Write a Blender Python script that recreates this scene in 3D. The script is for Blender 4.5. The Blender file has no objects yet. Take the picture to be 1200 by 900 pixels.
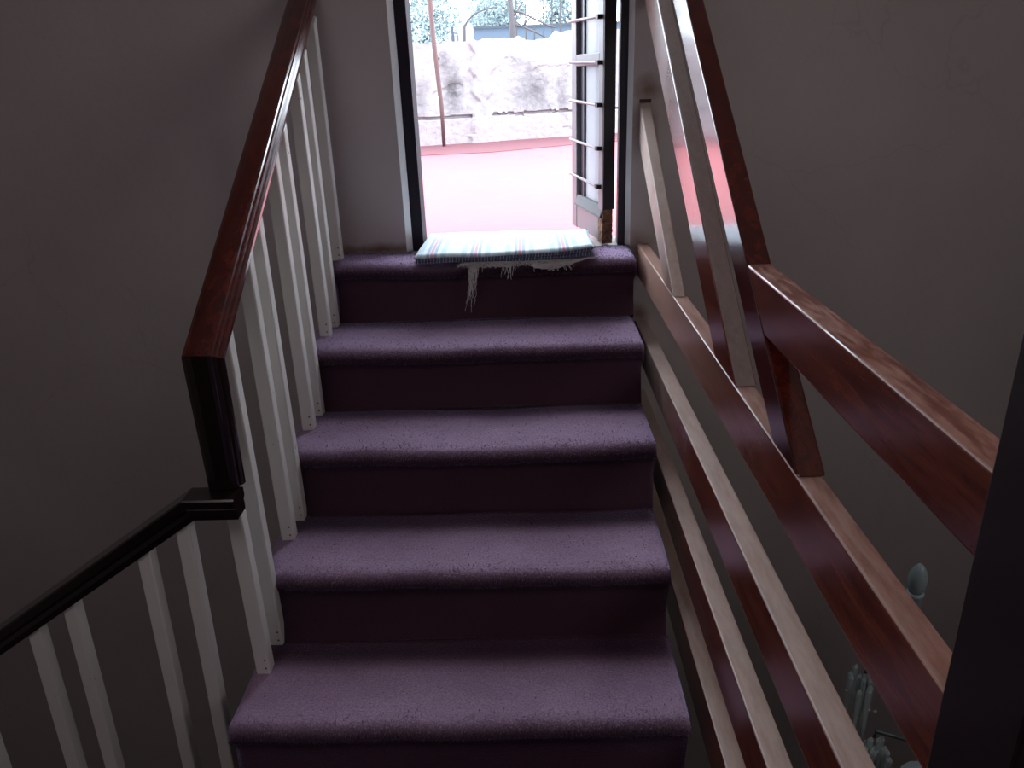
import bpy, bmesh, math, random
import numpy as np
from mathutils import Vector, Matrix, noise
random.seed(7); rng = np.random.default_rng(7)
PI = math.pi
scene = bpy.context.scene
COL = scene.collection

# ------------------------------------------------------------------ camera
FPX, YAW, PIT, ROL = 907.922, -0.02445107, 0.380602, -0.03618180
CAM = Vector((0.58298873, -2.21765411, 0.52477691))
fw = Vector((math.sin(YAW)*math.cos(PIT), math.cos(YAW)*math.cos(PIT), -math.sin(PIT)))
r0 = Vector((math.cos(YAW), -math.sin(YAW), 0)); u0 = r0.cross(fw)
rt = r0*math.cos(ROL) + u0*math.sin(ROL); up = rt.cross(fw)
cd = bpy.data.cameras.new('camera'); cam = bpy.data.objects.new('camera', cd); COL.objects.link(cam)
cd.sensor_fit = 'HORIZONTAL'; cd.sensor_width = 36; cd.lens = FPX/1200*36; cd.clip_start = .02; cd.clip_end = 200
m = Matrix((rt, up, -fw)).transposed().to_4x4(); m.translation = CAM; cam.matrix_world = m
scene.camera = cam

# ------------------------------------------------------------------ sky, sun, lights, exposure
scene.view_settings.view_transform = 'Standard'; scene.view_settings.look = 'None'
scene.view_settings.gamma = 1; scene.view_settings.use_curve_mapping = False
scene.view_settings.exposure = 0.0
w = bpy.data.worlds.new('sky'); scene.world = w; w.use_nodes = True
bg = w.node_tree.nodes['Background']; bg.inputs[0].default_value = (.80, .89, 1.0, 1); bg.inputs[1].default_value = 9.5
sd = bpy.data.lights.new('sun', 'SUN'); sd.energy = 3.0; sd.angle = .02; sd.color = (1, .96, .9)
sun = bpy.data.objects.new('sun', sd); COL.objects.link(sun)
sun.rotation_euler = Vector((.95, .06, 1.25)).to_track_quat('Z', 'Y').to_euler()
ld = bpy.data.lights.new('ceiling_fill', 'AREA'); ld.shape = 'RECTANGLE'; ld.size = 1.3; ld.size_y = 1.5  # added fill lamp under the closed ceiling
ld.energy = 11; ld.color = (1, .92, .93)
lo = bpy.data.objects.new('ceiling_fill', ld); COL.objects.link(lo); lo.location = (-.5, -2.7, 2.33)
wl = bpy.data.lights.new('side_fill', 'AREA'); wl.shape = 'RECTANGLE'; wl.size = 1.5; wl.size_y = 1.3  # unseen fill lamp added in front of the right wall
wl.energy = 14; wl.color = (1, .95, .91)
wo = bpy.data.objects.new('side_fill', wl); COL.objects.link(wo); wo.location = (2.86, -2.3, .95)
wo.rotation_euler = (0, PI/2, 0)
pd = bpy.data.lights.new('door_daylight_portal', 'AREA'); pd.shape = 'RECTANGLE'; pd.size = .68; pd.size_y = 2.0
pd.cycles.is_portal = True
po = bpy.data.objects.new('door_daylight_portal', pd); COL.objects.link(po); po.location = (.56, .36, 1.0)
po.rotation_euler = (-PI/2, 0, 0)

# ------------------------------------------------------------------ materials
class Mat:
    def __init__(s, name, col, rough=.5, **kw):
        s.m = bpy.data.materials.new(name); s.m.use_nodes = True; s.nt = s.m.node_tree
        s.b = s.nt.nodes['Principled BSDF']; s.b.inputs['Base Color'].default_value = (*col, 1)
        s.b.inputs['Roughness'].default_value = rough
        for k, v in kw.items(): s.b.inputs[k.replace('_', ' ')].default_value = v
        s.last = None; s.col = col
    def n(s, t, **kw):
        x = s.nt.nodes.new(t)
        for k, v in kw.items(): setattr(x, k, v)
        return x
    def l(s, a, b): s.nt.links.new(a, b)
    def coord(s, scale=(1, 1, 1), kind='Object'):
        tc = s.n('ShaderNodeTexCoord'); mp = s.n('ShaderNodeMapping'); mp.inputs['Scale'].default_value = scale
        s.l(tc.outputs[kind], mp.inputs[0]); return mp.outputs[0]
    def noise(s, sc, det=4, rough=.6, scale=(1, 1, 1), dist=0):
        t = s.n('ShaderNodeTexNoise'); t.inputs['Scale'].default_value = sc; t.inputs['Detail'].default_value = det
        t.inputs['Roughness'].default_value = rough; t.inputs['Distortion'].default_value = dist
        s.l(s.coord(scale), t.inputs['Vector']); return t.outputs['Fac']
    def ramp(s, fac, stops):
        r = s.n('ShaderNodeValToRGB'); e = r.color_ramp.elements
        while len(e) < len(stops): e.new(.5)
        for q, (p, c) in zip(e, stops): q.position = p; q.color = (*c, 1) if len(c) == 3 else c
        s.l(fac, r.inputs[0]); return r.outputs[0]
    def mix(s, fac, a, b, mode='MIX'):
        x = s.n('ShaderNodeMix', data_type='RGBA', blend_type=mode)
        for sock, v in ((x.inputs[0], fac), (x.inputs[6], a), (x.inputs[7], b)):
            if isinstance(v, (int, float)): sock.default_value = v
            elif isinstance(v, tuple): sock.default_value = (*v, 1)
            else: s.l(v, sock)
        return x.outputs[2]
    def math(s, op, a, b=0, clamp=False):
        x = s.n('ShaderNodeMath', operation=op, use_clamp=clamp)
        for sock, v in ((x.inputs[0], a), (x.inputs[1], b)):
            if isinstance(v, (int, float)): sock.default_value = v
            else: s.l(v, sock)
        return x.outputs[0]
    def base(s, c): s.l(c, s.b.inputs['Base Color']); return s
    def rough(s, c): s.l(c, s.b.inputs['Roughness']); return s
    def bump(s, h, strength=.3, dist=.002):
        b = s.n('ShaderNodeBump'); b.inputs['Strength'].default_value = strength; b.inputs['Distance'].default_value = dist
        s.l(h, b.inputs['Height']); s.l(b.outputs[0], s.b.inputs['Normal']); return s
    def blobs(s, lst):
        x, y, z = s.sep(); out = 0
        nz = s.math('MULTIPLY', s.math('SUBTRACT', s.noise(12, 5, .7), .5), 1.6)
        for cx, cz, rx, rz, k in lst:
            a = s.math('DIVIDE', s.math('SUBTRACT', x, cx), rx); b = s.math('DIVIDE', s.math('SUBTRACT', z, cz), rz)
            d = s.math('ADD', s.math('SQRT', s.math('ADD', s.math('MULTIPLY', a, a), s.math('MULTIPLY', b, b))), nz)
            v = s.math('MULTIPLY', s.math('SUBTRACT', 1, d, True), k)
            out = v if isinstance(out, int) else s.math('MAXIMUM', out, v)
        return out
    def sep(s, kind='Object'):
        tc = s.n('ShaderNodeTexCoord'); x = s.n('ShaderNodeSeparateXYZ'); s.l(tc.outputs[kind], x.inputs[0]); return x.outputs

def plaster():
    s = Mat('plaster_wall', (.44, .385, .395), .88)
    big = s.noise(1.6, 5, .6); fine = s.noise(55, 4, .7)
    c = s.mix(s.ramp(big, [(.3, (0, 0, 0)), (.7, (1, 1, 1))]), (.43, .375, .385), (.50, .445, .445))
    v = s.n('ShaderNodeTexVoronoi', feature='DISTANCE_TO_EDGE'); v.inputs['Scale'].default_value = 2.2
    nz = s.n('ShaderNodeTexNoise'); nz.inputs['Scale'].default_value = 3; nz.inputs['Detail'].default_value = 5
    co = s.coord(); s.l(co, nz.inputs['Vector'])
    ad = s.mix(.28, co, nz.outputs['Color'], 'ADD'); s.l(ad, v.inputs['Vector'])
    crack = s.ramp(v.outputs['Distance'], [(0, (1, 1, 1)), (.006, (0, 0, 0))])
    msk = s.ramp(s.noise(1.1, 2), [(.52, (0, 0, 0)), (.6, (1, 1, 1))])
    cm = s.math('MULTIPLY', crack, msk); cm = s.math('MULTIPLY', cm, .16)
    c = s.mix(cm, c, (.2, .17, .16)); c = s.mix(s.blobs([(.935, .37, .05, .11, .7), (.94, .47, .05, .05, .8), (.93, .03, .05, .05, .6), (.12, .03, .22, .022, .9), (.935, -.2, .04, .05, .8)]), c, (.16, .075, .05)); s.base(c); s.bump(s.math('ADD', fine, s.math('MULTIPLY', big, 3)), .35, .003); return s.m
def wood(name, dark, light, rough=.2, worn=None, coat=.6, reach=-.62, scratch=(.30, .62, .66)):
    s = Mat(name, dark, rough, Coat_Weight=coat, Coat_Roughness=.12)
    s.b.inputs['IOR'].default_value = 1.5
    g = s.noise(9, 6, .65, (6, .7, 6), .6); g2 = s.noise(3.0, 3, .5)
    c = s.mix(s.ramp(g, [(.35, (0, 0, 0)), (.65, (1, 1, 1))]), dark, light)
    c = s.mix(s.math('MULTIPLY', g2, .45), c, tuple(x*.45 for x in dark))
    if worn:
        geo = s.n('ShaderNodeNewGeometry'); sx = s.n('ShaderNodeSeparateXYZ'); s.l(geo.outputs['True Normal'], sx.inputs[0])
        upm = s.math('GREATER_THAN', sx.outputs[2], .6)
        scr = s.noise(26, 6, .7, (3, .5, 3)); m1 = s.ramp(scr, [(scratch[0], (scratch[1],)*3), (scratch[2], (1, 1, 1))])
        m1 = s.math('MULTIPLY', m1, upm); m1 = s.math('MULTIPLY', m1, worn[1])
        # bare, rubbed wood near the end fixed in the wall
        tc = s.n('ShaderNodeTexCoord'); sy = s.n('ShaderNodeSeparateXYZ'); s.l(tc.outputs['Object'], sy.inputs[0])
        mr = s.n('ShaderNodeMapRange'); mr.inputs[1].default_value = reach; mr.inputs[2].default_value = -.02
        s.l(s.math('ADD', sy.outputs[1], s.math('MULTIPLY', s.math('SUBTRACT', s.noise(14, 4, .7), .5), .5)), mr.inputs[0])
        endm = s.math('MULTIPLY', mr.outputs[0], worn[2], True)
        c = s.mix(s.math('MAXIMUM', m1, endm, True), c, worn[0])
        mm = s.math('MAXIMUM', m1, endm, True)
        s.rough(s.math('ADD', s.math('MULTIPLY', mm, .38), rough))
        s.l(s.math('MULTIPLY', s.math('SUBTRACT', 1, mm, True), coat), s.b.inputs['Coat Weight'])
    s.base(c); s.bump(g, .08, .001); return s.m
def carpet():
    s = Mat('burgundy_carpet', (.10, .022, .055), .75, Sheen_Weight=1.0, Sheen_Roughness=.4)
    s.b.inputs['Sheen Tint'].default_value = (.62, .55, .95, 1); 
    n1 = s.noise(260, 3, .6, (1, 1, 1)); n2 = s.noise(12, 4, .6)
    at = s.n('ShaderNodeAttribute', attribute_name='wear_light')  # mask also paints door light on treads, shade on backs and risers
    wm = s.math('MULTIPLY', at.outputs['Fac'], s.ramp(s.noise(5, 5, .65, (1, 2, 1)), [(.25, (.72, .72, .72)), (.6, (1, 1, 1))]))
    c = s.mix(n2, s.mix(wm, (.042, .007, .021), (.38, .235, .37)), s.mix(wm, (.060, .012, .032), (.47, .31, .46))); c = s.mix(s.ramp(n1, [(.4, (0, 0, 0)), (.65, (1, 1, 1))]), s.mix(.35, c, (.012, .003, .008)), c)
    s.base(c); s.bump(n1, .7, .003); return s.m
def painted_white():
    s = Mat('chipped_white_paint', (.62, .60, .55), .38)
    n = s.noise(28, 5, .75); d = s.noise(5, 3)
    c = s.mix(d, (.84, .81, .79), (.74, .72, .68)); c = s.mix(s.ramp(n, [(.67, (0, 0, 0)), (.71, (1, 1, 1))]), c, (.20, .13, .09))
    s.base(c); s.bump(n, .15, .001); return s.m
M = {}
M['wall'] = plaster()
M['edge'] = Mat('white_reveal_paint', (.88, .86, .86), .6).m
M['guard1'] = wood('worn_mahogany_top_board', (.12, .026, .016), (.27, .07, .036), .24, ((.40, .24, .19), .7, .8), .45, -1.25, (.38, .45, .6))
M['guard'] = wood('worn_mahogany_boards', (.12, .026, .016), (.27, .07, .036), .26, ((.50, .40, .35), .78, .95), .5)
M['slant'] = wood('worn_mahogany_slanted', (.10, .020, .013), (.22, .055, .030), .2, ((.26, .21, .195), .9, .35), .6)
M['rail'] = wood('glossy_mahogany', (.042, .006, .005), (.13, .019, .011), .2, None, .8)
M['rail_shaded'] = wood('glossy_mahogany_shaded', (.008, .003, .003), (.014, .005, .005), .25, None, .5)  # same mahogany with shade put into its colour, for drop and lower rail
M['hrail'] = wood('scratched_mahogany', (.12, .025, .016), (.26, .068, .036), .24, ((.42, .21, .16), .8, 0.0), .5, -.62, (.42, .15, .60))
M['post'] = wood('dark_mahogany_post', (.011, .004, .005), (.018, .006, .007), .5, None, .08)
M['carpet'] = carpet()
M['paint'] = painted_white()
M['ceiling'] = Mat('ceiling_paint', (.5, .46, .44), .9).m
M['lowfloor'] = Mat('lower_floor', (.10, .08, .07), .8).m
M['rooffloor'] = None
def terrace_floor():
    s = Mat('pink_waterproofing', (.42, .19, .19), .75)
    n = s.noise(1.2, 6, .65); n2 = s.noise(7, 5, .7, (1, 2.5, 1))
    c = s.mix(n, (.25, .050, .060), (.30, .070, .080)); c = s.mix(s.ramp(n2, [(.58, (0, 0, 0)), (.75, (1, 1, 1))]), c, (.33, .10, .11))
    s.base(c); s.bump(n2, .3, .004); return s.m
M['terrace'] = terrace_floor()
s = Mat('shadow_pink_band', (.55, .17, .19), .8); s.base(s.mix(s.noise(6, 5), (.085, .022, .030), (.115, .032, .043))); M['band'] = s.m  # terrace pink darkened to paint shade at the wall foot
def parapet():
    s = Mat('peeling_white_parapet', (.8, .78, .78), .9)
    n = s.noise(1.7, 7, .7); n2 = s.noise(9, 6, .75); n3 = s.noise(3.1, 5, .6, (1, 1, .55))
    c = s.mix(s.ramp(n2, [(.3, (0, 0, 0)), (.7, (1, 1, 1))]), (.24, .232, .24), (.33, .32, .33))
    st = s.ramp(n3, [(.46, (0, 0, 0)), (.60, (1, 1, 1))]); st = s.math('MULTIPLY', st, .75)
    zz = s.sep()[2]
    band = s.ramp(s.math('MULTIPLY', zz, 1.2), [(.22, (0, 0, 0)), (.3, (1, 1, 1)), (.66, (1, 1, 1)), (.8, (.15, .15, .15))])
    c = s.mix(s.math('MULTIPLY', s.math('MULTIPLY', st, band), .35), c, (.065, .060, .067))
    c = s.mix(s.blobs([(.03, .42, .10, .30, .95), (-.02, .62, .08, .12, .8), (-.22, .36, .09, .2, .45), (.70, .40, .20, .22, .75), (.55, .60, .10, .06, .5), (.93, .35, .10, .25, .6), (-.065, .655, .012, .012, 3)]), c, (.055, .052, .058))
    pk = s.ramp(zz, [(.12, (1, 1, 1)), (.26, (0, 0, 0))]); c = s.mix(s.math('MULTIPLY', pk, .45), c, (.30, .235, .255))
    s.base(c); s.bump(s.math('ADD', n2, n), .8, .02); return s.m
M['parapet'] = parapet()
M['frame'] = Mat('dark_painted_steel', (.020, .020, .032), .45).m
s = Mat('dark_burgundy_steel', (.06, .01, .025), .85); s.base(s.mix(s.ramp(s.noise(30, 5), [(.5, (0, 0, 0)), (.6, (1, 1, 1))]), (.010, .009, .020), (.020, .006, .014))); M['frame_red'] = s.m
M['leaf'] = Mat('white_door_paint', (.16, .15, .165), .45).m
M['leafshade'] = Mat('shaded_door_edge', (.010, .009, .016), .6).m  # shade on the leaf's near edge, put into the colour
s = Mat('rotten_wood', (.3, .16, .08), .9); s.base(s.mix(s.ramp(s.noise(38, 5, .7), [(.4, (0, 0, 0)), (.65, (1, 1, 1))]), (.05, .02, .012), (.24, .12, .065))); s.bump(s.noise(80, 4), 1, .004); M['rot'] = s.m
M['clip'] = Mat('black_clip', (.01, .01, .012), .5).m
s = Mat('frosted_glass', (.50, .53, .56), .35, Transmission_Weight=0.0)
tr = s.n('ShaderNodeBsdfTranslucent'); tr.inputs[0].default_value = (.50, .53, .56, 1); mx = s.n('ShaderNodeMixShader'); mx.inputs[0].default_value = .6
s.l(s.b.outputs[0], mx.inputs[1]); s.l(tr.outputs[0], mx.inputs[2]); s.l(mx.outputs[0], s.nt.nodes['Material Output'].inputs[0]); M['frost'] = s.m
def plaid():
    s = Mat('plaid_towel', (.7, .85, .95), .95, Sheen_Weight=.3)
    a = s.n('ShaderNodeAttribute', attribute_name='uvw'); sx = s.n('ShaderNodeSeparateXYZ'); s.l(a.outputs['Vector'], sx.inputs[0])
    u = sx.outputs[0]; v = sx.outputs[1]
    def stripes(x, per, bands):
        f = s.math('FRACT', s.math('DIVIDE', x, per)); out = None
        for cen, wd in bands:
            q = s.math('LESS_THAN', s.math('ABSOLUTE', s.math('SUBTRACT', f, cen)), wd)
            out = q if out is None else s.math('MAXIMUM', out, q)
        return out
    c = s.mix(stripes(u, .126, [(.22, .06), (.75, .06)]), (.70, .82, .87), (.50, .64, .72))
    c = s.mix(s.math('MULTIPLY', stripes(v, .126, [(.2, .08), (.7, .05)]), .4), c, (.45, .62, .72))
    c = s.mix(stripes(u, .126, [(.40, .035), (.57, .035)]), c, (.38, .46, .60))
    c = s.mix(s.math('MULTIPLY', stripes(u, .126, [(.485, .032)]), .9), c, (.62, .32, .42))
    hem = s.math('GREATER_THAN', v, .9)
    hs = s.math('MULTIPLY', hem, s.math('GREATER_THAN', s.math('FRACT', s.math('MULTIPLY', u, 110)), .18))
    c = s.mix(s.math('MULTIPLY', hs, .9), c, (.03, .05, .16))
    s.base(c); s.bump(s.noise(420, 2), .5, .002); return s.m
M['plaid'] = plaid()
M['fray'] = Mat('grey_frayed_thread', (.62, .60, .60), .95).m
M['pole'] = Mat('brown_bamboo_pole', (.10, .058, .056), .7).m
M['bark'] = Mat('weathered_grey_bark', (.075, .070, .075), .9).m
M['wire'] = Mat('grey_wire', (.05, .05, .055), .6).m
M['bluebld'] = Mat('blue_grey_building', (.042, .062, .088), .8).m
s = Mat('hazy_foliage', (.2, .3, .28), .8); s.base(s.mix(s.noise(2.5, 4), (.16, .21, .22), (.20, .25, .26))); M['leaves'] = s.m  # distance haze is put into the leaf colour
M['whiteblock'] = Mat('whitewashed_block', (.28, .28, .29), .9).m
M['glass'] = Mat('cut_crystal', (.75, .85, .85), .08, Transmission_Weight=.55, IOR=1.5).m
M['bulb'] = Mat('candle_bulb_glass', (.42, .52, .55), .25, Transmission_Weight=.35, IOR=1.45).m
M['candle'] = Mat('pale_candle_sleeve', (.35, .45, .50), .4).m
M['metal'] = Mat('tarnished_chandelier_metal', (.10, .12, .11), .4, Metallic=.7).m
M['nail'] = Mat('rusty_nail_hole', (.05, .03, .02), .8).m
M['stain'] = Mat('brown_socket_stain', (.07, .03, .02), .95).m

# ------------------------------------------------------------------ helpers
def add(name, verts, faces, mat, parent=None, smooth=False, bevel=0, segs=1):
    me = bpy.data.meshes.new(name); me.from_pydata([tuple(v) for v in verts], [], faces); me.update()
    bm = bmesh.new(); bm.from_mesh(me); bmesh.ops.recalc_face_normals(bm, faces=bm.faces); bm.to_mesh(me); bm.free()
    return link(name, me, mat, parent, smooth, bevel, segs)
def link(name, me, mat, parent=None, smooth=False, bevel=0, segs=1):
    if smooth: me.polygons.foreach_set('use_smooth', [True]*len(me.polygons))
    me.materials.append(mat); o = bpy.data.objects.new(name, me); COL.objects.link(o)
    if parent:
        o.parent = parent; o.location = -parent.location if parent.type == 'EMPTY' and parent.parent is None else (0, 0, 0)
    if bevel:
        b = o.modifiers.new('bevel', 'BEVEL'); b.width = bevel; b.segments = segs; b.limit_method = 'ANGLE'; b.angle_limit = .6
    return o
def prism(poly, axis, a, b):
    """poly: 2-D outline in the plane across `axis`, extruded from a to b"""
    def P(q, t):
        return {'x': (t, q[0], q[1]), 'y': (q[0], t, q[1]), 'z': (q[0], q[1], t)}[axis]
    n = len(poly); V = [P(q, a) for q in poly] + [P(q, b) for q in poly]
    F = [list(range(n))[::-1], [n+i for i in range(n)]] + [[i, (i+1) % n, n+(i+1) % n, n+i] for i in range(n)]
    return V, F
def boxg(x0, x1, y0, y1, z0, z1): return prism([(x0, y0), (x1, y0), (x1, y1), (x0, y1)], 'z', z0, z1)
def join(*gs):
    V = []; F = []
    for v, f in gs:
        o = len(V); V += list(v); F += [[i+o for i in q] for q in f]
    return V, F
def tube(pts, rad, seg=8):
    pts = [Vector(p) for p in pts]; V = []; F = []
    if not isinstance(rad, (list, tuple)): rad = [rad]*len(pts)
    for i, p in enumerate(pts):
        t = (pts[min(i+1, len(pts)-1)] - pts[max(i-1, 0)]).normalized()
        a = t.orthogonal().normalized() if i == 0 else (a - t*a.dot(t)).normalized()
        b = t.cross(a)
        for k in range(seg): V.append(p + (a*math.cos(2*PI*k/seg) + b*math.sin(2*PI*k/seg))*rad[i])
    for i in range(len(pts)-1):
        for k in range(seg): F.append([i*seg+k, i*seg+(k+1) % seg, (i+1)*seg+(k+1) % seg, (i+1)*seg+k])
    F.append(list(range(seg))[::-1]); F.append([(len(pts)-1)*seg+k for k in range(seg)])
    return V, F
def lathe(prof, c, seg=16):
    V = []; F = []
    for r, z in prof:
        for k in range(seg): V.append((c[0]+r*math.cos(2*PI*k/seg), c[1]+r*math.sin(2*PI*k/seg), c[2]+z))
    n = len(prof)
    for i in range(n-1):
        for k in range(seg): F.append([i*seg+k, i*seg+(k+1) % seg, (i+1)*seg+(k+1) % seg, (i+1)*seg+k])
    F.append(list(range(seg))[::-1]); F.append([(n-1)*seg+k for k in range(seg)])
    return V, F
def thing(name, label, cat, loc=(0, 0, 0), group=None):
    o = bpy.data.objects.new(name, None); COL.objects.link(o); o.location = loc; o.empty_display_size = .1
    o['label'] = label; o['category'] = cat
    if group: o['group'] = group
    return o
def tag(o, label, cat, group=None):
    o['label'] = label; o['category'] = cat
    if group: o['group'] = group
    return o
def struct(o): o['kind'] = 'structure'; return o

# ------------------------------------------------------------------ room shell
YW, YO = .177, .335                                   # inner and outer face of the wall with the door
XL, XR, ZB, ZT = -2.3, 2.9, -3.3, 2.4
left = prism([(XL, YW), (.212, YW), (.227, YW+.020), (.226, YO), (XL, YO)], 'z', ZB, ZT)
right = prism([(.905, YW), (XR, YW), (XR, YO), (.893, YO), (.893, YW+.02)], 'z', ZB, ZT)
midlo = boxg(.2, .91, YW+.001, YO, ZB, -.005); midhi = boxg(.2, .91, YW, YO, 2.02, ZT)
wd = struct(add('wall_door', *join(left, right, midlo, midhi), M['wall']))
struct(add('trim_1', *prism([(.2130, YW-.0005), (.2280, YW+.0195), (.2280, YW+.025), (.2264, YW+.025), (.2264, YW+.0205), (.2115, YW)], 'z', .02, 2.0), M['edge']))
struct(add('trim_2', *prism([(.9035, YW-.0005), (.8915, YW+.0195), (.891, YW+.03), (.8932, YW+.03), (.8935, YW+.021), (.905, YW)], 'z', .02, 2.0), M['edge']))
struct(add('wall_left', *boxg(XL-.1, XL, -4.1, YO, ZB, ZT), M['wall']))
struct(add('wall_right', *boxg(XR, XR+.1, -4.1, YO, ZB, ZT), M['wall']))
struct(add('wall_back', *boxg(XL, XR, -4.1, -4.0, ZB, ZT), Mat('dark_back_wall', (.09, .07, .065), .8).m))
struct(add('ceiling', *boxg(XL-.1, XR+.1, -4.1, YO, ZT, ZT+.1), M['ceiling']))
struct(add('floor', *boxg(XL-.1, XR+.1, -4.1, YO, ZB-.1, ZB), M['lowfloor']))

wn = struct(bpy.data.objects.new('side_fill_frame', None)); COL.objects.link(wn); wn.location = (2.9, -2.3, .3)  # unseen frame added to dress the side fill lamp
add('fill_frame_bars', *join(boxg(2.875, 2.9, -3.1, -3.03, .25, 1.65), boxg(2.875, 2.9, -1.57, -1.5, .25, 1.65), boxg(2.875, 2.9, -3.03, -1.57, .25, .32), boxg(2.875, 2.9, -3.03, -1.57, 1.58, 1.65)), M['leaf'], wn)
# ------------------------------------------------------------------ terrace outside
yw = lambda x: 4.33 + (x+.256)*.428
struct(add('floor_terrace', *boxg(-5, 7, YO, 9, -.25, 0), M['terrace']))
V = []; F = []; N = 60
for i in range(N+1):
    x = -3.5+8*i/N; d = .88+.16*noise.noise(Vector((x*1.3, 0, 0)))+.02*noise.noise(Vector((x*9, 0, 0)))
    V += [(x, yw(x)+.02, .004), (x, yw(x)-d, .004), (x, yw(x)-d, .0005), (x, yw(x)+.02, .0005)]
for i in range(N):
    a = 4*i; b = a+4
    for k in range(4): F.append([a+k, a+(k+1) % 4, b+(k+1) % 4, b+k])
F += [[0, 1, 2, 3], [4*N+3, 4*N+2, 4*N+1, 4*N]]
struct(add('floor_shadow_band', V, F, M['band']))  # parapet's cast shadow laid on the floor as a darker band
# lumpy parapet wall: grid over the face, ragged top, stepped plinth, patched pier
V = []; F = []; NX, NZ = 150, 64; T = .16
def ptop(x):
    t = .775+.02*noise.noise(Vector((x*6, 3, 0)))+.012*noise.noise(Vector((x*21, 5, 0)))
    if .2 < x < .62: t += .02+.015*noise.noise(Vector((x*15, 8, 0)))
    if x > .80: t += min(.07, (x-.80)*1.1)
    if x < .0: t -= .01
    return t
def poff(x, z):
    d = 0
    pc, pw = .25+.05*z, .075+.10*max(0, z-.35)
    e = abs(x-pc)-(pw+.045*noise.noise(Vector((z*11, x*4, 2)))+(.05 if z < .07 else 0))
    if e < 0: d += min(.022, -e*.8)
    elif abs(z-.212-.008*noise.noise(Vector((x*8, 1, 0)))) < .012 and noise.noise(Vector((x*3.1, 4, 4))) > -.25: d -= .035
    if z < .2: d += .006
    if noise.noise(Vector((x*5, z*8, 33))) > .42: d -= .006
    d += .010*noise.noise(Vector((x*4, z*4, 4)))+.003*noise.noise(Vector((x*25, z*25, 9)))
    return d
xs = list(np.linspace(-3.5, -.5, 16))[:-1]+list(np.linspace(-.5, 1.2, 190))+list(np.linspace(1.2, 4.5, 16))[1:]
NXX = len(xs)-1
for x in xs:
    t = ptop(x)
    for j in range(NZ+1):
        z = t*j/NZ; V.append((x, yw(x)-poff(x, z), z))
    V.append((x, yw(x)+T, t)); V.append((x, yw(x)+T, 0))
R = NZ+3
for i in range(NXX):
    for j in range(R): F.append([i*R+j, i*R+(j+1) % R, (i+1)*R+(j+1) % R, (i+1)*R+j])
F += [list(range(R)), [NXX*R+j for j in range(R)][::-1]]
struct(add('wall_terrace', V, F, M['parapet']))

def stick(name, pts, rad, mat, label, cat, seg=8, group=None):
    return tag(add(name, *tube(pts, rad, seg), mat, smooth=True), label, cat, group)
stick('bamboo_pole', [(-.05, 4.25, 0), (-.045, 4.2, .3), (-.075, 4.19, .8), (-.095, 4.18, 1.6), (-.10, 4.18, 2.3)], [.014, .016, .018, .023, .024], M['pole'],
      'tall thin brown pole leaning in front of the peeling terrace wall', 'pole')
t = thing('bare_tree', 'bare grey tree trunk with broken branches behind the terrace wall', 'tree', (.515, 5.2, -3))
add('trunk', *tube([(.52, 5.2, -3), (.52, 5.2, .8), (.516, 5.2, .95), (.505, 5.2, 1.1), (.49, 5.2, 1.6), (.5, 5.22, 2.1)], [.04, .030, .028, .022, .016, .008], 8), M['bark'], t, True)
for pts, rr in (([(.51, 5.2, 1.035), (.606, 5.2, 1.012), (.723, 5.19, .954), (.848, 5.18, .896), (.9, 5.17, .885)], .009),
                ([(.515, 5.2, .92), (.603, 5.2, .904), (.721, 5.19, .853), (.80, 5.17, .81)], .008),
                ([(.603, 5.2, .904), (.679, 5.2, .976), (.70, 5.2, 1.0)], .007),
                ([(.51, 5.2, .96), (.56, 5.2, 1.02), (.586, 5.2, 1.059), (.624, 5.2, 1.111), (.68, 5.2, 1.3)], .006),
                ([(.51, 5.2, 1.0), (.574, 5.2, .925), (.618, 5.2, .897)], .004)):
    add('branch', *tube(pts, [rr*1.2]+[rr]*(len(pts)-2)+[rr*.5], 6), M['bark'], t, True)
stick('curved_branch', [(.098, 5.1, .6), (.098, 5.1, .789), (.103, 5.1, .91), (.137, 5.1, .962), (.198, 5.1, 1.012), (.302, 5.1, 1.048), (.404, 5.1, 1.058)],
      [.014, .014, .013, .009, .007, .006, .004], M['bark'], 'thin bare branch arching to the right above the terrace wall top', 'branch', 7)
t = thing('wire_fence', 'sparse fence of thin upright wires rising beyond the broken wall top', 'fence', (.75, 5.4, 0))
for i, x in enumerate((.55, .634, .71, .793, .87, .946)):
    add('fence_wire', *tube([(x, 5.4, -.2), (x+.002, 5.4, .9), (x+.003*(i % 2), 5.4, 1.9)], .006 if i < 5 else .010, 5), M['wire'], t)
add('fence_wire', *tube([(.4, 5.4, .0), (1.1, 5.4, .0)], .005, 5), M['wire'], t)
tag(add('steel_post', *tube([(-.014, 5.28, .0), (-.012, 5.28, .925)], .013, 8), M['bluebld']), 'short blue-grey post between the pale block and the left trees', 'post')
b = add('concrete_block', *join(boxg(.03, .155, 5.35, 5.55, -.3, .955), boxg(-.06, .03, 5.37, 5.53, -.3, .87)), M['whiteblock'], bevel=.01)
tag(b, 'whitewashed stepped masonry block behind the terrace wall near the curved branch', 'masonry')
t = thing('far_building', 'long low blue-grey building seen beyond the terrace wall', 'building', (.9, 12, -3))
add('wall_panel', *boxg(-.19, 2.6, 12, 13.8, -3, 1.24), M['bluebld'], t)
add('roof_edge', *boxg(-.22, 2.63, 11.95, 13.85, 1.24, 1.275), Mat('dark_roof_edge', (.02, .028, .036), .8).m, t)

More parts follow.
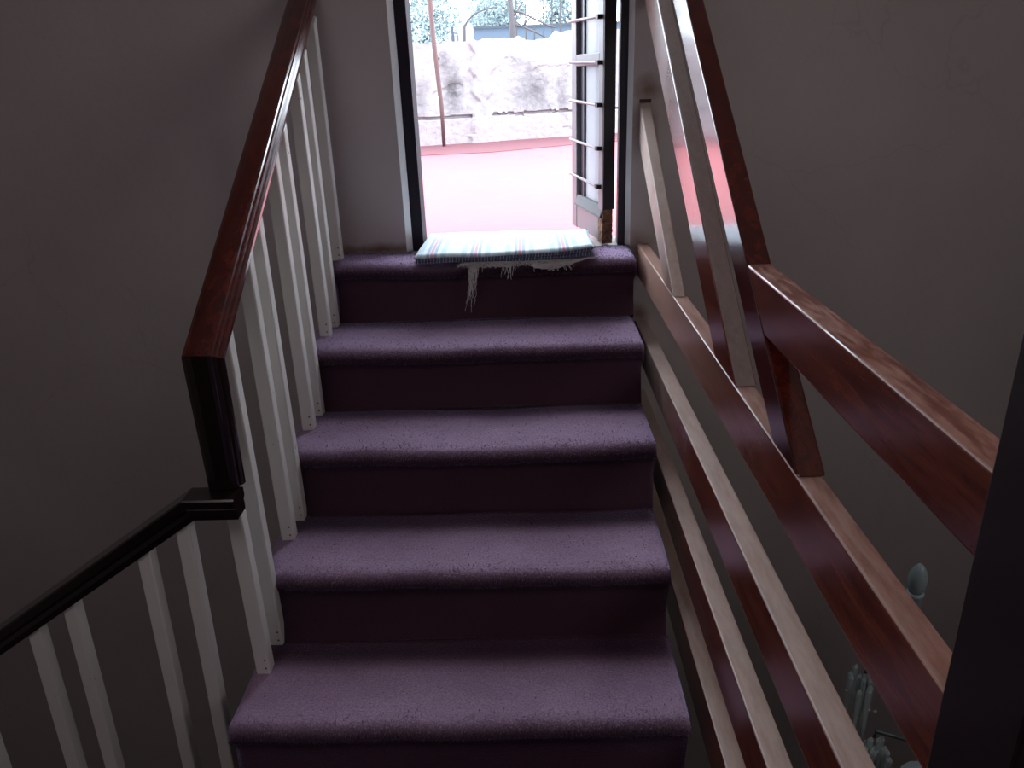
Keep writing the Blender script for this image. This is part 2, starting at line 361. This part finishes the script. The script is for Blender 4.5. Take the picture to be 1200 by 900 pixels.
def tree(label, cx, cy, cz, rx, rz, n, seed):
    g = np.random.default_rng(seed); t = thing('leafy_tree', label, 'tree', (cx, cy, -3), 'trees beyond the terrace')
    add('trunk', *tube([(cx, cy, -3), (cx+.05, cy, cz-rz*.5), (cx, cy, cz)], [.13, .09, .04], 7), M['bark'], t)
    bl = g.normal(size=(16, 3)); bl /= np.linalg.norm(bl, axis=1)[:, None]; bl *= g.uniform(.3, .8, (16, 1))
    k = g.integers(0, 16, n); p = g.normal(size=(n, 3)); p /= np.linalg.norm(p, axis=1)[:, None]; p *= g.uniform(.7, 1, (n, 1))**.5*.42
    p = (p+bl[k])*np.array([rx, rx, rz])+np.array([cx, cy, cz])
    a = g.normal(size=(n, 3)); a /= np.linalg.norm(a, axis=1)[:, None]; b2 = np.cross(a, g.normal(size=(n, 3))); b2 /= np.linalg.norm(b2, axis=1)[:, None]
    s = g.uniform(.018, .042, (n, 1)); V = np.concatenate([p-a*s, p+b2*s*.6, p+a*s, p-b2*s*.6], 1).reshape(-1, 3)
    me = bpy.data.meshes.new('foliage'); me.from_pydata(V.tolist(), [], np.arange(4*n).reshape(n, 4).tolist())
    o = link('foliage', me, M['leaves'], t); o['kind'] = 'stuff'
tree('leafy pale green tree at the far left of the doorway view, behind the pole', -1.15, 13, 1.35, .85, .85, 8500, 1)
tree('leafy pale tree above the blue-grey building, left of the bare trunk', .10, 15.5, 1.55, .85, .55, 8000, 2)
tree('leafy pale tree at the right of the doorway view behind the wire fence', 1.42, 15.5, 1.45, .45, .95, 5000, 3)

# ------------------------------------------------------------------ door: sill, frames, open leaf
struct(add('floor_sill', *boxg(.226, .893, YW, YO+.01, -.004, .016), Mat('pale_sill', (.40, .35, .34), .8).m))
t = thing('door_frame', 'dark painted metal door frame around the doorway to the terrace', 'door frame', (.56, .25, .016))
add('jamb', *boxg(.2285, .262, YW+.026, .30, .016, 2.02), M['frame_red'], t, bevel=.0015)
add('jamb', *boxg(.869, .893, YW+.022, .245, .016, 2.02), M['frame'], t, bevel=.002)
add('head', *boxg(.245, .869, YW+.03, YO, 1.98, 2.02), M['frame'], t)
d = struct(bpy.data.objects.new('door_1', None)); COL.objects.link(d)
d.location = (.8365, .195, .024); d.rotation_euler = (0, 0, math.atan2(.068, .33))     # leaf runs along local +y
LT, LH, LW = .034, 1.94, .352                                             # thickness, height, width
def dp(name, g, mat, parent=d, **kw):
    me = bpy.data.meshes.new(name); me.from_pydata([tuple(v) for v in g[0]], [], g[1])
    bm = bmesh.new(); bm.from_mesh(me); bmesh.ops.recalc_face_normals(bm, faces=bm.faces); bm.to_mesh(me); bm.free()
    me.materials.append(mat); o = bpy.data.objects.new(name, me); COL.objects.link(o); o.parent = parent
    bv = kw.get('bevel', 0)
    if bv: q = o.modifiers.new('bevel', 'BEVEL'); q.width = bv; q.limit_method = 'ANGLE'
    return o
h = LT/2
rot_v, rot_f = [], []
dp('stile', boxg(-h, h, 0.002, .042, .10, LH), M['leaf'], bevel=.002)
dp('stile', boxg(-h, h, .295, LW, 0.0, LH), M['leaf'], bevel=.002)
dp('edge_shade', boxg(-h+.001, h+.002, -.006, .002, .105, LH), M['leafshade'])  # dark strip paints the shaded edge of the leaf
# rotten lower end of the hinge stile, ragged
V = []; F = []
nz = 14
for j in range(nz+1):
    z = .108*j/nz; e = .003*noise.noise(Vector((z*90, 1, 1))); f2 = .004*noise.noise(Vector((z*70, 5, 2)))
    V += [(-h-e, -.004+f2, z), (h*.9+e, -.004-f2, z), (h*.9+e, .042, z), (-h, .042, z)]
for j in range(nz):
    for k in range(4): F.append([4*j+k, 4*j+(k+1) % 4, 4*j+4+(k+1) % 4, 4*j+4+k])
F += [[0, 1, 2, 3], [4*nz+3, 4*nz+2, 4*nz+1, 4*nz]]
dp('rotten_stile_end', (V, F), M['rot'])
dp('bottom_panel', boxg(-h*.9, h*.6, .004, .296, .004, .088), M['leaf'])
dp('bottom_rail', prism([(-h-.006, .078), (-h-.006, .084), (-h+.004, .112), (h, .112), (h, .078)], 'y', .004, .30), Mat('grey_weathered_rail', (.10, .105, .11), .8).m, bevel=.001)
for zc in (.532, 1.03, 1.53):
    dp('cross_rail', boxg(-h, h, .042, .296, zc-.016, zc+.018), M['leaf'], bevel=.002)
dp('top_rail', boxg(-h, h, .042, .296, LH-.06, LH), M['leaf'])
zs = [.112, .516, 1.014, 1.514, LH-.06]; zt = [.516-.0, 1.014, 1.514, LH-.06]
for a, b_ in ((.112, .516), (.55, 1.014), (1.048, 1.514), (1.548, LH-.06)):
    dp('glass_pane', boxg(-.001, .003, .042, .232, a, b_), M['frost'])
    dp('dark_strip', join(boxg(-h*.5, h*.5, .232, .246, a, b_), boxg(-.002, .004, .246, .296, a, b_)), M['frame'])  # recessed dark strip between the pane and the far stile
for i, zc in enumerate((.172, .284, .407, .523, .643, .76, .88, 1.0, 1.12, 1.24, 1.36, 1.48, 1.6, 1.72)):
    rd = dp('security_bar', tube([(-h-.010, .016, zc), (-h-.010, .335, zc+.006)], .0045, 8), M['leaf'])
    dp('bar_clip', boxg(-h-.015, -h+.001, .010, .034, zc-.006, zc+.006), M['clip'], rd)

# ------------------------------------------------------------------ carpeted stairs
TR, RS = .2653564, .17
st = thing('carpeted_staircase', 'straight stair flight covered in worn burgundy purple carpet', 'stairs', (.45, -.5, -.83))
XLn = [.016, .004, -.002, -.006, -.036, -.03]; XRn = [.903, .892, .888, .882, .881, .9]
pile_src = []
def carpet_step(k):
    yn = -k*TR; zt = -k*RS+.022; yb = (-(k-1)*TR-.002) if k > 0 else YW-.006
    if k == 5: yb = -4*TR
    # profile from the back of the tread over the nosing and down the riser
    prof = []
    nt = 16
    for i in range(nt): prof.append((yb+(yn+.024-yb)*i/(nt-1), zt, 'T'))
    r = .024
    for i in range(1, 9):
        a = PI/2+PI*.95*i/8; prof.append((yn+.024+r*math.cos(a), zt-r+r*math.sin(a), 'N'))
    zb = -(k+1)*RS+.022
    for i in range(1, 11):
        q = i/10; prof.append((yn+.018-.026*q**2.2 if k < 5 else yn+.02, zt-2*r-.004+(zb-zt+2*r+.004)*q, 'R'))
    U = 80; V = []; F = []
    for (y, z, c) in prof:
        if c == 'T':
            s = (y-yn)/(yb-yn); xl = XLn[k]; xl += (-.034-xl)*min(1, max(0, (s-.12)/.32))**.8 if k > 0 else (-.03-xl)*min(1, max(0, (s-.45)/.3))
            if k == 4: xl = XLn[k]
        else: xl = XLn[k]+(.006 if c == 'R' else 0)
        xr = XRn[k]-(.006 if c == 'R' else 0)
        if c == 'R' and k < 4: xl = max(xl, .008)
        for u in range(U+1):
            q = u/U; x = xl+(xr-xl)*q; e = min(x-xl, xr-x)
            dip = .010*max(0, 1-e/.014)**2 if c != 'R' else 0
            n1 = noise.noise(Vector((x*5, y*9, k*3.1+z*4)))*.0045+noise.noise(Vector((x*38, y*38, z*38)))*.0012
            sag = -.004*math.sin(PI*q) if c != 'R' else 0
            if c == 'R': V.append((x, y+n1*1.3, z))
            elif c == 'N': V.append((x, y+n1+.3*dip, z+n1*.8-dip+sag))
            else: V.append((x, y, z+n1-dip+sag))
    W = U+1; n = len(prof)
    wear_light = []
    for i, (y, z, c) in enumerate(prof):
        wv_ = (min(1, max(0, (i-(3.5 if k > 2 else 2.2))/3)) if c == 'T' else (max(0, 1-(i-nt)/3.2) if c == 'N' else 0)); wear_light += [wv_]*W  # pale where the tread is lit, dark painted shade at back and riser
    wear_light_a = np.array(wear_light)
    for i in range(n-1):
        for u in range(U): F.append([i*W+u, i*W+u+1, (i+1)*W+u+1, (i+1)*W+u])
    # solid body behind: close sides, back and bottom
    base = len(V); zlow = zb-.02 if k < 5 else zt-.25
    lowb = -(k)*RS-.26
    V += [(V[0][0], yb, lowb), (V[W-1][0], yb, lowb), (V[(n-1)*W][0], prof[-1][0], zb-.002), (V[(n-1)*W+U][0], prof[-1][0], zb-.002)]
    F.append([i*W for i in range(n)]+[base+2, base]); F.append([i*W+U for i in range(n)][::-1]+[base+1, base+3])
    F.append([u for u in range(W)]+[base+1, base]); F.append([(n-1)*W+u for u in range(W)]+[base+3, base+2]); F.append([base, base+1, base+3, base+2])
    me = bpy.data.meshes.new('carpet_step'); me.from_pydata(V, [], F)
    at = me.attributes.new('wear_light', 'FLOAT', 'POINT'); at.data.foreach_set('value', np.concatenate([wear_light_a, np.zeros(4)]))
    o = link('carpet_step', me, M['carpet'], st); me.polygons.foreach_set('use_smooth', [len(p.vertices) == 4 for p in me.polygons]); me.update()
    # pile tufts
    P = np.array(V[:n*W]).reshape(n, W, 3); cnt = 15000 if k < 5 else 3000
    a = rng.random(cnt)*(nt+7); nose = rng.random(cnt) < .45; a[nose] = nt-2.2+rng.random(nose.sum())*8
    uu = rng.random(cnt)*(U-.01); i0 = a.astype(int).clip(0, n-2); j0 = uu.astype(int); fa = (a-i0)[:, None]; fu = (uu-j0)[:, None]
    p = P[i0, j0]*(1-fa)*(1-fu)+P[i0+1, j0]*fa*(1-fu)+P[i0, j0+1]*(1-fa)*fu+P[i0+1, j0+1]*fa*fu
    ty = P[i0+1, j0]-P[i0, j0]; tx = P[i0, j0+1]-P[i0, j0]; nn = np.cross(ty, tx); nn /= np.linalg.norm(nn, axis=1)[:, None]+1e-9
    nn[nn[:, 2] < -.9] *= 1
    if nn[:200, 2].mean() < 0: nn = -nn
    d = nn*.6+np.array([0, -.8, -.35])*np.clip(nn[:, 2:3]+.6, 0, 1)+np.array([0, 0, -.6])*np.clip(1-nn[:, 2:3], 0, 1)+rng.normal(size=(cnt, 3))*.5; d /= np.linalg.norm(d, axis=1)[:, None]
    L = rng.uniform(.003, .0075, (cnt, 1)); sd_ = np.cross(d, nn+rng.normal(size=(cnt, 3))*.35); sd_ /= np.linalg.norm(sd_, axis=1)[:, None]; wv = sd_*rng.uniform(.0006, .0013, (cnt, 1))
    TV = np.concatenate([p-wv-nn*.001, p+wv-nn*.001, p+d*L], 1).reshape(-1, 3)
    me = bpy.data.meshes.new('carpet_pile'); me.from_pydata(TV.tolist(), [], np.arange(3*cnt).reshape(cnt, 3).tolist())
    at = me.attributes.new('wear_light', 'FLOAT', 'POINT'); at.data.foreach_set('value', np.repeat(wear_light_a.reshape(n, W)[i0, j0], 3))
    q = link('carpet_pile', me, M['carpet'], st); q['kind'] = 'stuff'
for k in range(6):
    if k < 5: carpet_step(k)
add('landing', *boxg(-.03, 1.12, -3.99, -4*TR-.004, -1.05, -5*RS+.022), M['carpet'], st, bevel=.01, segs=2)
lf = thing('lower_staircase', 'lower carpeted flight turning down to the left below the white balusters', 'stairs', (-.3, -1.45, -1.2))
for j in range(1, 6):
    zz = -5*RS+.022-j*RS
    add('carpet_step', *boxg(-.03-TR*j, -.03-TR*(j-1)+.0, -1.95, -.915, zz-.2, zz), M['carpet'], lf, bevel=.012, segs=2)

# ------------------------------------------------------------------ balustrades on the left
topz = lambda y: .074+.647*(y+.917)
hw = 1.0
PROF = [(-.026, .002), (-.02, 0), (-.008, -.0015), (.008, -.0015), (.02, 0), (.026, .002), (.0275, .007), (.0315, .0085), (.0335, .0125),
        (.0335, .0165), (.0365, .0185), (.0395, .024), (.040, .031), (.0375, .037), (.032, .040), (.028, .046), (-.028, .046), (-.032, .040), (-.0355, .037),
        (-.0365, .031), (-.036, .024), (-.034, .0185), (-.0315, .0165), (-.0315, .0125), (-.030, .0085), (-.0275, .007)]
def sweep(path, prof, lat):
    """path: 2-D outer line; v offsets to the inner side (right of travel); lat: 3-D maker (u, p) -> xyz"""
    P = [Vector(p) for p in path]; V = []; F = []; n = len(prof)
    def nrm(a, b): d = (b-a).normalized(); return Vector((-d.y, d.x)) if INNER > 0 else Vector((d.y, -d.x))
    for i, p in enumerate(P):
        if i == 0: m_ = nrm(P[0], P[1]); 
        elif i == len(P)-1: m_ = nrm(P[-2], P[-1])
        else:
            a = nrm(P[i-1], P[i]); b = nrm(P[i], P[i+1]); m_ = (a+b); m_ = m_/(m_.dot(a))
        for (u, v) in prof: q = p+m_*v; V.append(lat(u, q))
    for i in range(len(P)-1):
        for k in range(n): F.append([i*n+k, i*n+(k+1) % n, (i+1)*n+(k+1) % n, (i+1)*n+k])
    F += [list(range(n)), [(len(P)-1)*n+k for k in range(n)][::-1]]
    return V, F
ub = thing('stair_balustrade', 'upper balustrade of white paired balusters under a sloping dark red handrail', 'balustrade', (0, -.45, -.3))
INNER = 1
g = sweep([(YW-.001, topz(YW)), (-.917, .074)], PROF, lambda u, q: (-.0145+u, q.x, q.y))
# mitred foot of the slope: shear the last ring on to the bisector of slope and drop
def mitre():
    P1 = Vector((-.917, .074)); d1 = (P1-Vector((YW, topz(YW)))).normalized(); d2 = Vector((0, -1))
    n1 = Vector((-d1.y, d1.x)); n2 = Vector((-d2.y, d2.x)); m_ = n1+n2; return m_/m_.dot(n1)
mm_ = mitre(); np_ = len(PROF); V = g[0]
for k, (u, v) in enumerate(PROF):
    q = Vector((-.917, .074))+mm_*v; V[np_+k] = (-.0145+u, q.x, q.y)
hr = add('handrail', V, g[1], M['rail'], ub)
V = []
for k, (u, v) in enumerate(PROF): q = Vector((-.917, .074))+mm_*v; V.append((-.0145+u, q.x, q.y-.0006))
for k, (u, v) in enumerate(PROF): V.append((-.0145+u*(.93), -.917+v*.96, -.1985))
n = np_; F = [[k, (k+1) % n, n+(k+1) % n, n+k] for k in range(n)]+[list(range(n)), [n+k for k in range(n)][::-1]]
hd = add('handrail_drop', V, F, M['rail_shaded'], ub); hd['label'] = 'upright shaded end piece of the handrail'
def baluster(parent, x0, x1, y0, y1, zlo, zhi, slope=(0, 0), lean=0, zref=-.25, nails=True):
    """square bar; the top is cut to the rail's slope (dz/dx, dz/dy)"""
    V = []
    for z, top in ((zlo, 0), (zhi, 1)):
        for (x, y) in ((x0, y0), (x1, y0), (x1, y1), (x0, y1)):
            zz = z+(slope[0]*(x-x0)+slope[1]*(y-y0) if top else 0); V.append((x+lean*(z-zref), y, zz))
    b = add('baluster', V, [[3, 2, 1, 0], [4, 5, 6, 7], [0, 1, 5, 4], [1, 2, 6, 5], [2, 3, 7, 6], [3, 0, 4, 7]], M['paint'], parent, bevel=.0035, segs=2)
    if nails:
        g = []
        for dz in (.018, .040):
            cx = x1-.008+lean*(zlo-zref); g.append(tube([(cx, y0+.001, zlo+dz), (cx, y0-.0006, zlo+dz)], .0022, 6))
        me = add('nail', *join(*g), M['nail'], b); me.location = (0, 0, 0)
    return b
bx = lambda y: .008+.020*(y+.9)/1.0                          # the right face of the row drifts slightly
for k in range(5):
    zt = -k*RS+.022
    for j, yf in enumerate(([.085] if k == 0 else [-.138-(k-1)*.2555, -.050-(k-1)*.2555])):
        xr = bx(yf); y0, y1 = yf, yf+.032
        zh = topz(y0)-.052
        if k == 4 and j == 0: zh = -.19
        baluster(ub, xr-.031, xr, y0, y1, zt-.004+(.0 if j == 0 else .001), zh, (0, .647 if not (k == 4 and j == 0) else 0))
lb = thing('stair_balustrade', 'lower balustrade of white balusters under a shaded handrail going down left', 'balustrade', (-.4, -.93, -.8))
INNER = -1
PROF2 = [(-.025, 0), (.025, 0), (.028, .003), (.0285, .018), (.026, .022), (.021, .025), (.0225, .034), (.021, .046), (-.021, .046), (-.0225, .034), (-.021, .025), (-.026, .022), (-.0285, .018), (-.028, .003)]
g = sweep([(.021, -.2), (-.078, -.2), (-1.5, -.2-1.422*.672)], PROF2, None or (lambda u, q: (q.x, -.928-u, q.y)))
INNER = 1
g = sweep([(.021, -.2), (-.078, -.2), (-1.5, -.2-1.422*.672)], PROF2, lambda u, q: (q.x, -.928-u, q.y))
add('handrail', *g, M['rail_shaded'], lb)
for i in range(6):
    for j, off in enumerate((0, -.088)):
        x0 = -.108+off-i*.2653; 
        xm = x0+.014; zr = -.2-.05-max(0, -.078-x0)*.672
        step = int(math.floor((-.03-(x0+.01))/TR))+1
        zlo = -5*RS+.022-step*RS
        baluster(lb, x0, x0+.029, -.945, -.916, zlo-.003, zr, (.672, 0), lean=.028, zref=zr)

# ------------------------------------------------------------------ guard of boards on the right
gd = thing('board_guardrail', 'open guardrail of worn reddish brown boards between stair and stairwell', 'guardrail', (.95, -.8, -.3))
X0, X1 = .927, .963
def board(name, poly, mat, x0=X0, x1=X1, label=None, wear_light=0):
    o = add(name, *prism(poly, 'x', x0, x1), mat, gd, bevel=.0032, segs=3)
    if label: o['label'] = label
    return o
for zt, zb, x1 in ((.025, -.070, .961), (-.224, -.315, .967), (-.465, -.568, .967), (-.682, -.79, .967)):
    board('rail_board', [(YW, zb), (YW, zt), (-1.71, zt), (-1.71, zb)], M['guard1' if zt > 0 else 'guard'], X0, x1)
board('slanted_board', [(YW, .323), (YW, .434), (-.452, .0255), (-.328, .0255)], M['guard'], .925, .955, 'short pale worn slanted board fixed in the wall')
board('slanted_board', [(YW, .715), (YW, .851), (-1.013, .0255), (-.862, .0255)], M['slant'])
board('slanted_board', [(YW, .979), (YW, 1.078), (-1.325, .0255), (-1.218, .0255)], M['rail'], .927, .965, 'topmost slanted board, glossy dark red')
board('handrail_board', [(-1.021, .2365), (-1.137, .157), (-1.71, .160), (-1.71, .2365)], M['hrail'], .9272, .965, 'wide level handrail board with scratched top')
add('newel_post', *boxg(.922, 1.0, -1.80, -1.706, -.827, 1.6), M['post'], gd, bevel=.003, segs=2)
# mortise stain above the short slanted board
add('wall_socket', *boxg(.9235, .9575, YW-.0015, YW+.001, .434, .444), M['stain'], gd)

# ------------------------------------------------------------------ folded plaid towel and frayed cloth
def towel():
    t = thing('folded_towel', 'folded white and blue plaid towel with red stripes lying on the door sill', 'towel', (.52, .12, .025))
    NXT, NY = 90, 26
    def layer(z0, yf, yb, fold, name, th, uoff, lift):
        V = []; F = []; UV = []
        ring = []
        for j in range(NY+1): q = j/NY; pass
        for i in range(NXT+1):
            q = i/NXT; xf = .262+.515*q
            for side in (1, 0):
                for j in range(NY+1):
                    jj = j if side else NY-j
                    s = (jj/NY)**1.7; y = yf+(yb-yf)*s
                    y += .006*noise.noise(Vector((q*4, z0*40, 1)))
                    x = xf+(.008-.0*q)*s
                    edge = min(1, s/.025)**.5*min(1, (1-s)/.04)**.5*min(1, q/.02)**.5*min(1, (1-q)/.02)**.5
                    wv = .003*noise.noise(Vector((x*9, y*12, z0*50)))+lift(q, s)
                    z = z0+wv+(th*edge*.5 if side else -th*edge*.5)
                    V.append((x, y, z)); vv = (1-s)*.5
                    if name == 'towel_base_layer' and s < .05: vv = .95
                    if th > .02 and not side and s < .05: vv = .97
                    UV.append((x+uoff, vv, 0))
        R = 2*(NY+1)
        for i in range(NXT):
            for j in range(R): F.append([i*R+j, i*R+(j+1) % R, (i+1)*R+(j+1) % R, (i+1)*R+j])
        F += [list(range(R)), [NXT*R+j for j in range(R)][::-1]]
        me = bpy.data.meshes.new(name); me.from_pydata(V, [], F)
        me.materials.clear(); at = me.attributes.new('uvw', 'FLOAT_VECTOR', 'POINT'); at.data.foreach_set('vector', np.array(UV).ravel())
        link(name, me, M['plaid'], t, True)
    curl = lambda q, s: (.017*max(0, (q-.62)/.38)**1.3*max(0, 1-s*1.6))
    layer(.0310, -.026, .292, 0, 'towel_base_layer', .012, .02, lambda q, s: .55*curl(q, s))
    layer(.0450, -.037, .296, 0, 'towel_layer', .021, .0, lambda q, s: curl(q, s))
towel()
def frayed():
    g = []
    rr = random.Random(3)
    yz = lambda s: (-.002-.030*min(1, s/.025) if s < .025 else -.032, .028-max(0, s-.01)) 
    def strand(x, L, drift, cx0=None):
        cx0 = x if cx0 is None else cx0
        pts = []; px = x; n = max(4, int(L/.008))
        for i in range(n+1):
            s = L*i/n; px += (drift+(cx0-x)*5)*L/n+rr.uniform(-.003, .003)
            y = -.006-.021*min(1, s/.03)-rr.uniform(0, .003); z = .028-.002-max(0, s-.012)*1.0
            pts.append((px, y, z))
        return tube(pts, rr.uniform(.0005, .0011), 4)
    for _ in range(46): g.append(strand(.437+rr.gauss(0, .010), .03+.13*rr.random()**1.6, -.16, .437))
    for _ in range(22): g.append(strand(.537+rr.gauss(0, .008), rr.uniform(.015, .065), -.1, .537))
    for _ in range(150):
        x = rr.uniform(.40, .70); g.append(strand(x, rr.uniform(.008, .030)+(.014 if x > .6 else 0), rr.uniform(-.6, .8)))
    for _ in range(60):
        x = rr.uniform(.38, .62); L = rr.uniform(.02, .09); pts = [(x+L*i/5, -.024-rr.uniform(0, .008), .020+rr.uniform(-.010, .008)) for i in range(6)]
        g.append(tube(pts, rr.uniform(.0006, .0013), 4))
    # thin torn web on the right: a slanting ragged scrap of cloth
    V = []; F = []; n = 26
    for i in range(n+1):
        q = i/n; x = .60+.19*q; zt = .026; zb = (.026-.034*math.sin(PI*min(1, q*1.05+.12))**.8*(1-q*.75))+.004*noise.noise(Vector((x*60, 0, 0)))
        y = -.029+.012*q
        V += [(x, y+.02, zt), (x, y-.001, (zt+zb)/2+.004), (x, y, zb), (x, y+.0012, zb), (x, y+.0012, (zt+zb)/2+.004), (x, y+.0215, zt)]
    for i in range(n):
        for k in range(6): F.append([6*i+k, 6*i+(k+1) % 6, 6*i+6+(k+1) % 6, 6*i+6+k])
    g.append((V, F))
    o = add('frayed_cloth', *join(*g), M['fray']); tag(o, 'grey frayed cloth threads hanging over the top step from under the towel', 'cloth')
frayed()

# ------------------------------------------------------------------ crystal chandelier in the stairwell
CX, CY = 1.72, -1.05
ch = thing('crystal_chandelier', 'crystal chandelier with candle bulbs hanging in the stairwell behind the guardrail', 'chandelier', (CX, CY, -1.0))
add('stem', *lathe([(.004, -1.2), (.03, -1.17), (.045, -1.1), (.02, -1.02), (.012, -.95), (.05, -.86), (.055, -.80), (.02, -.72), (.014, -.5), (.03, -.42), (.01, -.36), (.004, -.30)], (CX, CY, 0), 16), M['metal'], ch, True)
add('chain', *tube([(CX, CY, -.31), (CX, CY, ZT)], .006, 6), M['metal'], ch)
def prismg(x, y, z, L, r=.0055):
    return lathe([(.0012, 0), (r, -.008), (r*.8, -L*.8), (.0008, -L)], (x, y, z), 5)
first = None
for i in range(6):
    a = math.radians(131+60*i); x, y = CX+.41*math.cos(a), CY+.41*math.sin(a)
    add('arm', *tube([(CX, CY, -.83), (CX+.12*math.cos(a), CY+.12*math.sin(a), -.90), (CX+.3*math.cos(a), CY+.3*math.sin(a), -.88), (x, y, -.80), (x, y, -.76)], .008, 8), M['glass'], ch, True)
    cp = add('candle_cup', *lathe([(.004, -.765), (.05, -.755), (.052, -.748), (.014, -.745), (.016, -.715), (.006, -.712)], (x, y, 0), 14), M['glass'], ch, True)
    add('candle_sleeve', *lathe([(.0165, -.74), (.0165, -.615), (.019, -.612), (.019, -.604), (.010, -.606)], (x, y, 0), 12), M['candle'], ch, True)
    add('candle_bulb', *lathe([(.013, -.605), (.0195, -.592), (.0215, -.576), (.0205, -.560), (.0155, -.545), (.009, -.534), (.001, -.528)], (x, y, 0), 14), M['bulb'], ch, True)
rr = random.Random(5)
for i in range(15):
    an = 7+24*i
    if an == 103: continue
    a = math.radians(an); x, y = CX+.455*math.cos(a), CY+.455*math.sin(a)
    add('drop_arm', *tube([(CX, CY, -.86), (CX+.25*math.cos(a), CY+.25*math.sin(a), -.80), (x, y, -.74), (x, y, -.755)], .004, 6), M['metal'], ch, True)
    gs = []
    for q in range(16):
        b = rr.uniform(0, 2*PI); r = rr.uniform(.006, .045); gs.append(prismg(x+r*math.cos(b), y+r*math.sin(b), -.757-rr.uniform(0, .02), rr.uniform(.09, .19), .0062))
    for q in range(14):
        b = rr.uniform(0, 2*PI); r = rr.uniform(.004, .036); gs.append(lathe([(.0005, .004), (.0045, 0), (.0005, -.004)], (x+r*math.cos(b), y+r*math.sin(b), -.75-rr.uniform(0, .15)), 6))
    o = add('crystal_drops', *join(*gs), M['glass'], ch); o['kind'] = 'stuff'
